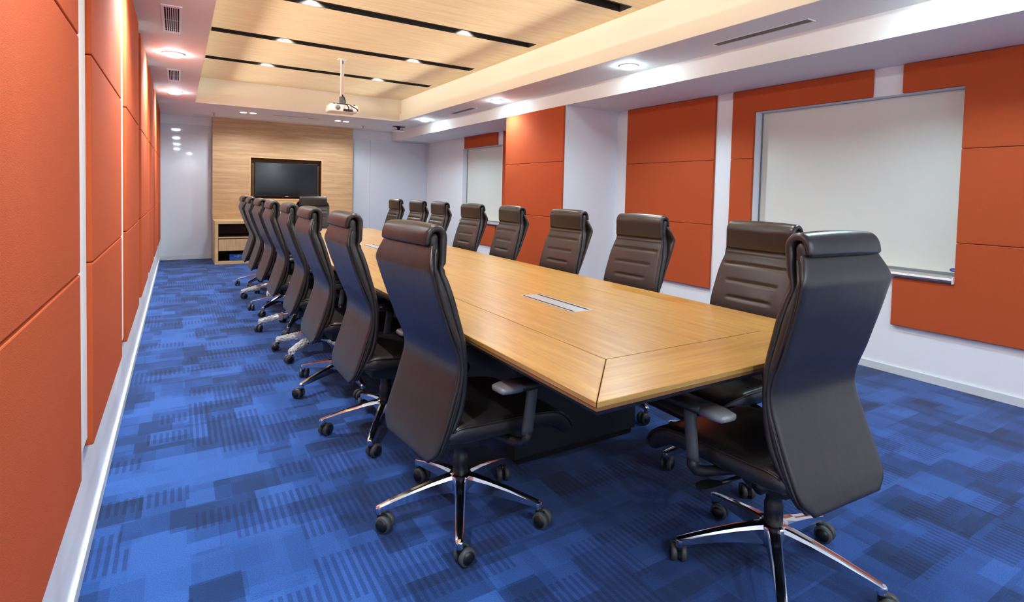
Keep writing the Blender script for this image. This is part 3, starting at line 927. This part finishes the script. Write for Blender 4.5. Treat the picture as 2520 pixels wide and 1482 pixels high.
# front cushion with the head roll folded over the top
fh = .013
pts = [(xf_(z) - fh, z, wf_(z), fh) for z in (.365, .40, .44, .50, .57, .65, .72, .78, .85, .91, .965, 1.0, 1.04, 1.09)]
pts += [(-.198, 1.126, .188, fh), (-.209, 1.147, .188, fh), (-.228, 1.154, .188, .012), (-.247, 1.147, .188, .011), (-.258, 1.128, .188, .010), (-.262, 1.104, .187, .009)]
path = cat(pts)
top_i = int(np.argmax(path[:, 1]))
CREASE = [(1.022, .30, .013), (.945, .172, .010), (.862, .135, .009), (.782, .115, .009), (.705, .105, .008)]
def crease(c, y, i):
    if i > top_i: return 0.0
    d = 0.0
    for zc, Lh, dep in CREASE:
        m = 1.0 / (1.0 + math.exp((abs(y) - Lh) / .004))
        d += dep * m * math.exp(-((c[1] - zc) / .0058) ** 2)
    return d
CH['backrest'] = MB().loft(pad_rings(path, 1, 41, 6, .006, None, crease)).mesh('backrest', M_LEATHER)
# core
pts = []
for z in (.352, .38, .42, .48, .55, .63, .70, .77, .85, .92, .98, 1.02, 1.06, 1.10, 1.12):
    f = xf_(z) - 2 * fh + .003; r = (xs_(z) + .012) if z < 1.07 else -.256
    if z > 1.07: f = -.215
    h = max(.006, (f - r) / 2)
    pts.append(((f + r) / 2, z, wf_(z) + (.006 if z < 1.0 else -.002), h))
CH['back_core'] = MB().loft(pad_rings(cat(pts, .012), 1, 9, 8, 0, None)).mesh('back_core', M_LEATHER2)
# rear shell
pts = []
ZS2 = [.345, .365, .39, .44, .54, .67, .80, .92, 1.0, 1.022, 1.05, 1.075, 1.092]
WS2 = [.175, .203, .216, .222, .222, .220, .222, .226, .232, .232, .221, .208, .200]
for z, w in zip(ZS2, WS2):
    pts.append((xs_(z) + .009, z, w, .009))
CH['back_shell'] = MB().loft(pad_rings(cat(pts, .010), 1, 25, 6, 0, None)).mesh('back_shell', M_LEATHER)
# seam piping of shell
def edge_tube(rows, r, side):
    return MB().tube([(x, side * w, z) for x, z, w in rows], r, 8)
for s in (-1, 1):
    CH['shell_piping%d' % s] = MB().tube([(xs_(z) + .017, s * (float(np.interp(z, ZS2, WS2)) + .003), z) for z in np.linspace(.36, 1.085, 44)], .0035, 6).mesh('piping', M_LEATHER2)
# seat
pts = []
for x, zt, zb_, w in ((-.165, .452, .398, .225), (-.13, .466, .396, .236), (-.05, .462, .392, .240), (.05, .456, .386, .242), (.17, .449, .381, .242), (.25, .438, .370, .240)):
    pts.append((x, (zt + zb_) / 2, w, (zt - zb_) / 2))
pts += [(.30, .392, .238, .033), (.345, .366, .236, .029), (.368, .335, .232, .025)]
CH['seat'] = MB().loft(pad_rings(cat(pts, .014), -1, 17, 8, .004, .022)).mesh('seat', M_LEATHER)
sp = cat(pts, .02)
for s in (-1, 1):
    rows = []
    for i in range(len(sp)):
        tg = sp[min(i + 1, len(sp) - 1), :2] - sp[max(i - 1, 0), :2]; tg = tg / np.linalg.norm(tg)
        nn = np.array([-tg[1], tg[0]])
        rows.append((sp[i, 0] + nn[0] * sp[i, 3] * .80, s * (sp[i, 2] - .0045), sp[i, 1] + nn[1] * sp[i, 3] * .80))
    CH['seat_piping%d' % s] = MB().tube(rows, .0042, 6).mesh('piping', M_LEATHER)
# mechanism + back bracket
mb = MB()
mb.loft([[(x, y * w, z0 + (z1 - z0) * t) for y, t in ((-1, 0), (1, 0), (1, 1), (-1, 1))] for x, w, z0, z1 in
         ((-.14, .05, .355, .395), (-.10, .085, .315, .395), (.02, .10, .300, .392), (.10, .09, .325, .385), (.14, .05, .35, .38))], smooth=False)
CH['mechanism'] = mb.mesh('mechanism', M_DARKPL)
mb = MB()
br = [(-.02, .345, .05, .018), (-.10, .335, .052, .017), (-.165, .352, .055, .016), (-.195, .40, .06, .014), (-.19, .46, .06, .012)]
mb.loft(pad_rings(cat(br, .015), 1, 5, 4, 0, .008))
CH['back_bracket'] = mb.mesh('back_bracket', M_DARKPL)
CH['gas_column'] = MB().rev([(.031, .15), (.031, .235), (.027, .24), (.0265, .285), (.036, .29), (.040, .315)], 24).mesh('gas_column', M_HOOD)
mb = MB()
mb.tube([(.03, .08, .345), (.035, .16, .340), (.04, .22, .336)], .007, 8)
mb.loft([[(x0 + sx * w, y, .332 + t) for sx, t in ((-1, -.004), (1, -.004), (1, .006), (-1, .006))] for x0, y, w in ((.04, .215, .012), (.05, .24, .022), (.055, .27, .026), (.055, .30, .022), (.052, .312, .012))], smooth=False)
CH['lever'] = mb.mesh('lever', M_HOOD)
mb = MB()
mb.rev([(.001, 0), (.022, 0), (.024, .006), (.024, .03), (.001, .036)], 18, mat=Matrix.Translation((-.03, .10, .335)) @ Matrix.Rotation(-PI / 2, 4, 'X'))
CH['tilt_knob'] = mb.mesh('tilt_knob', M_HOOD)
# armrests, left version (+y) and right (-y)
for s, nm in ((1, 'L'), (-1, 'R')):
    def pring(x, w, zt, zb_):
        return [(x, s * .292 + y * w, zb_ + (zt - zb_) * t) for y, t in ((-1, .35), (-.8, .0), (.8, .0), (1, .35), (1, .75), (.78, 1), (-.78, 1), (-1, .75))]
    body_r = [pring(.046, .043, .608, .580), pring(.10, .045, .606, .578), (pring(.17, .045, .604, .576)), pring(.235, .042, .600, .574), pring(.255, .034, .597, .577)]
    tip_r = [pring(-.042, .026, .602, .588), pring(-.034, .037, .606, .584), pring(.0, .042, .609, .581), pring(.045, .043, .609, .580)]
    CH['arm_pad' + nm] = MB().loft(body_r).mesh('armrest', M_DARKPL)
    CH['arm_tip' + nm] = MB().loft(tip_r).mesh('arm_tip', M_TIP)
    mb = MB()
    def oring(x, z, a, b, yy=.292):
        return [(x + a * math.cos(2 * PI * k / 14), s * yy + b * math.sin(2 * PI * k / 14), z) for k in range(14)]
    mb.loft([oring(.122, .582, .024, .016), oring(.118, .54, .0235, .0155), oring(.104, .43, .024, .016), oring(.101, .405, .024, .016)])
    CH['arm_post' + nm] = mb.mesh('arm_post', M_POST)
    mb = MB()
    mb.tube([(.101, s * .292, .41), (.100, s * .292, .385), (.097, s * .280, .368), (.085, s * .25, .362), (.06, s * .18, .362), (.03, s * .09, .360)], [.019, .019, .019, .018, .017, .016], 10)
    CH['arm_bracket' + nm] = mb.mesh('arm_bracket', M_DARKPL)
# base hub, leg, caster
CH['base'] = MB().rev([(.02, .085), (.043, .09), (.046, .10), (.046, .156), (.042, .165), (.02, .167)], 28).mesh('base', M_CHROME)
def leg_ring(x, w, zt, zb_):
    wt = w * .75
    return [(x, -w, zb_), (x, w, zb_), (x, w, zb_ + (zt - zb_) * .78), (x, wt, zt - .0018), (x, wt * .5, zt), (x, -wt * .5, zt), (x, -wt, zt - .0018), (x, -w, zb_ + (zt - zb_) * .78)]
mb = MB()
mb.loft([leg_ring(.028, .024, .166, .098), leg_ring(.06, .0225, .162, .100), leg_ring(.12, .0195, .150, .100), leg_ring(.20, .0170, .130, .092), leg_ring(.28, .0150, .107, .080),
         leg_ring(.318, .0140, .095, .075), leg_ring(.328, .011, .090, .077), leg_ring(.331, .006, .087, .078)], smooth=False)
mb.rev([(.0135, .063), (.0145, .066), (.0145, .088), (.013, .091)], 18, mat=Matrix.Translation((.316, 0, 0)))
CH['leg'] = mb.mesh('base_leg', M_CHROME)
mb = MB()
wr = .0315
for s in (-1, 1):
    mb.rev([(.001, -.0105), (wr - .006, -.0105), (wr - .001, -.008), (wr, -.003), (wr, .004), (wr - .002, .0085), (wr - .008, .0105), (.001, .0105)], 28,
           mat=Matrix.Translation((.022, s * .0165, wr)) @ Matrix.Rotation(PI / 2, 4, 'X'), slot=0)
    mb.rev([(.001, -.0113), (wr - .0085, -.0113), (wr - .0085, -.0100), (.001, -.0100)], 24,
           mat=Matrix.Translation((.022, s * .0165, wr)) @ Matrix.Rotation(s * PI / 2, 4, 'X'), slot=1)
mb.box(-.006, .03, -.0055, .0055, .02, .062, .003, 2, slot=1)
mb.rev([(.010, .05), (.010, .066)], 12, slot=1)
CH['caster'] = mb.mesh('caster', M_WHEEL, M_HOOD)
# crumpled plastic film still on some legs
rnd = random.Random(3)
rings = []
for i in range(22):
    x = .13 + .20 * i / 21
    zt = float(np.interp(x, [.12, .2, .28, .33], [.150, .133, .113, .098])); zb_ = float(np.interp(x, [.12, .2, .28, .33], [.098, .088, .076, .066]))
    w = .022
    r_ = []
    for k in range(16):
        a = 2 * PI * k / 16
        q = 1 + rnd.uniform(-.12, .30)
        r_.append((x + rnd.uniform(-.003, .003), w * q * math.cos(a), (zt + zb_) / 2 + ((zt - zb_) / 2 + .005) * q * math.sin(a)))
    rings.append(r_)
CH['film'] = MB().loft(rings, smooth=False).mesh('plastic_film', M_FILM)


def chair(x, y, face_deg, label, group, base_deg=0.0, tilt=0.0, film=(), rs=0, dz=0.0):
    root = tag(empty('office_chair', (x, y, 0), math.radians(face_deg)), label, 'chair', group)
    rr = random.Random(rs * 17 + 5)
    up = []
    def put(nm, key, parent=root):
        o = link(nm, CH[key], parent); return o
    bk = put('backrest', 'backrest'); co = put('back_core', 'back_core'); sh = put('back_shell', 'back_shell')
    put('piping', 'shell_piping-1', sh); put('piping', 'shell_piping1', sh)
    if abs(tilt) > 1e-4:
        t = math.radians(tilt)
        R = Matrix.Rotation(t, 3, 'Y'); p = Vector((0, 0, .45)); off = p - R @ p
        for o in (bk, co, sh):
            o.rotation_euler = (0, t, 0); o.location = off
    se = put('seat', 'seat'); put('piping', 'seat_piping-1', se); put('piping', 'seat_piping1', se)
    put('mechanism', 'mechanism'); put('back_bracket', 'back_bracket'); put('gas_column', 'gas_column'); put('lever', 'lever'); put('tilt_knob', 'tilt_knob')
    for nm in 'LR':
        ar = put('armrest', 'arm_pad' + nm)
        tp = put('arm_tip', 'arm_tip' + nm, ar); tp['label'] = 'grey arm tip'
        put('arm_post', 'arm_post' + nm, ar); put('arm_bracket', 'arm_bracket' + nm, ar)
    bs = put('base', 'base'); bs['label'] = 'polished aluminium five-star base'
    bs.rotation_euler = (0, 0, math.radians(base_deg - face_deg))
    for k in range(5):
        a = 2 * PI * k / 5
        l = link('base_leg', CH['leg'], bs, None, (0, 0, a))
        cst = link('caster', CH['caster'], bs, (.316 * math.cos(a), .316 * math.sin(a), 0), (0, 0, rr.uniform(0, 2 * PI)))
        if k in film:
            f = link('plastic_film', CH['film'], bs, None, (0, 0, a)); f['label'] = 'crumpled clear plastic wrapping'
    return root

GL, GR = 'chairs along the left side of the table', 'chairs along the right side of the table'
rowL = [(.960, 1.902, 5, 27.5, ()), (.945, 2.78, 0, 23, ()), (.93, 3.565, 0, -12, ()), (.945, 4.39, -1, 6, (2, 3, 4)), (.935, 5.20, 0, 30, (2,)),
        (.94, 6.05, 1, 10, ()), (.94, 6.86, -1, 40, (2, 3)), (.945, 7.66, 0, 14, ())]
labL = ['nearest left-row black leather chair, back to camera, in front of table corner',
        'black leather chair second in the left row, behind the nearest one',
        'black leather chair third in the left row',
        'black leather chair fourth in the left row, base legs wrapped in plastic film',
        'black leather chair fifth in the left row, one leg still in plastic',
        'black leather chair sixth in the left row',
        'black leather chair seventh in the left row, wrapped leg toward the left wall',
        'black leather chair farthest in the left row, against the oak cabinet']
for i, (x, y, fd, bd, fm) in enumerate(rowL):
    chair(x, y, fd, labL[i], GL, bd, 0, fm, i)
labR = ['black leather chair nearest on the right side, partly behind the large end chair',
        'black leather chair second on the right side, before the three-tile orange panel',
        'black leather chair third on the right side, before the white column side',
        'black leather chair fourth on the right side, before the orange column front',
        'black leather chair fifth on the right side, before the far whiteboard',
        'black leather chair sixth on the right side, third from the far end',
        'black leather chair seventh on the right side, second from the far end',
        'black leather chair farthest on the right side, before the white glass corner']
hx_ = [2.47, 2.50, 2.52, 2.54, 2.54, 2.55, 2.56, 2.56]
hy_ = [1.608, 2.409, 3.159, 3.972, 4.686, 5.474, 6.107, 6.89]
for i in range(8):
    x = hx_[i]; y = hy_[i] * x / 2.45
    chair(x - .225, y + .02, 180 + (-2, 3, 1, -3, 2, -1, 2, 0)[i], labR[i], GR, 20 + 31 * i, 0, (), 20 + i)
chair(1.68, 8.04, -90, 'black leather chair at the far head of the table, facing the camera', 'chairs at the table ends', 12, 0, (), 40)
chair(1.755, 1.075, 87, 'large black leather chair in the right foreground at the near table end', 'chairs at the table ends', 2, 5.2, (), 41)
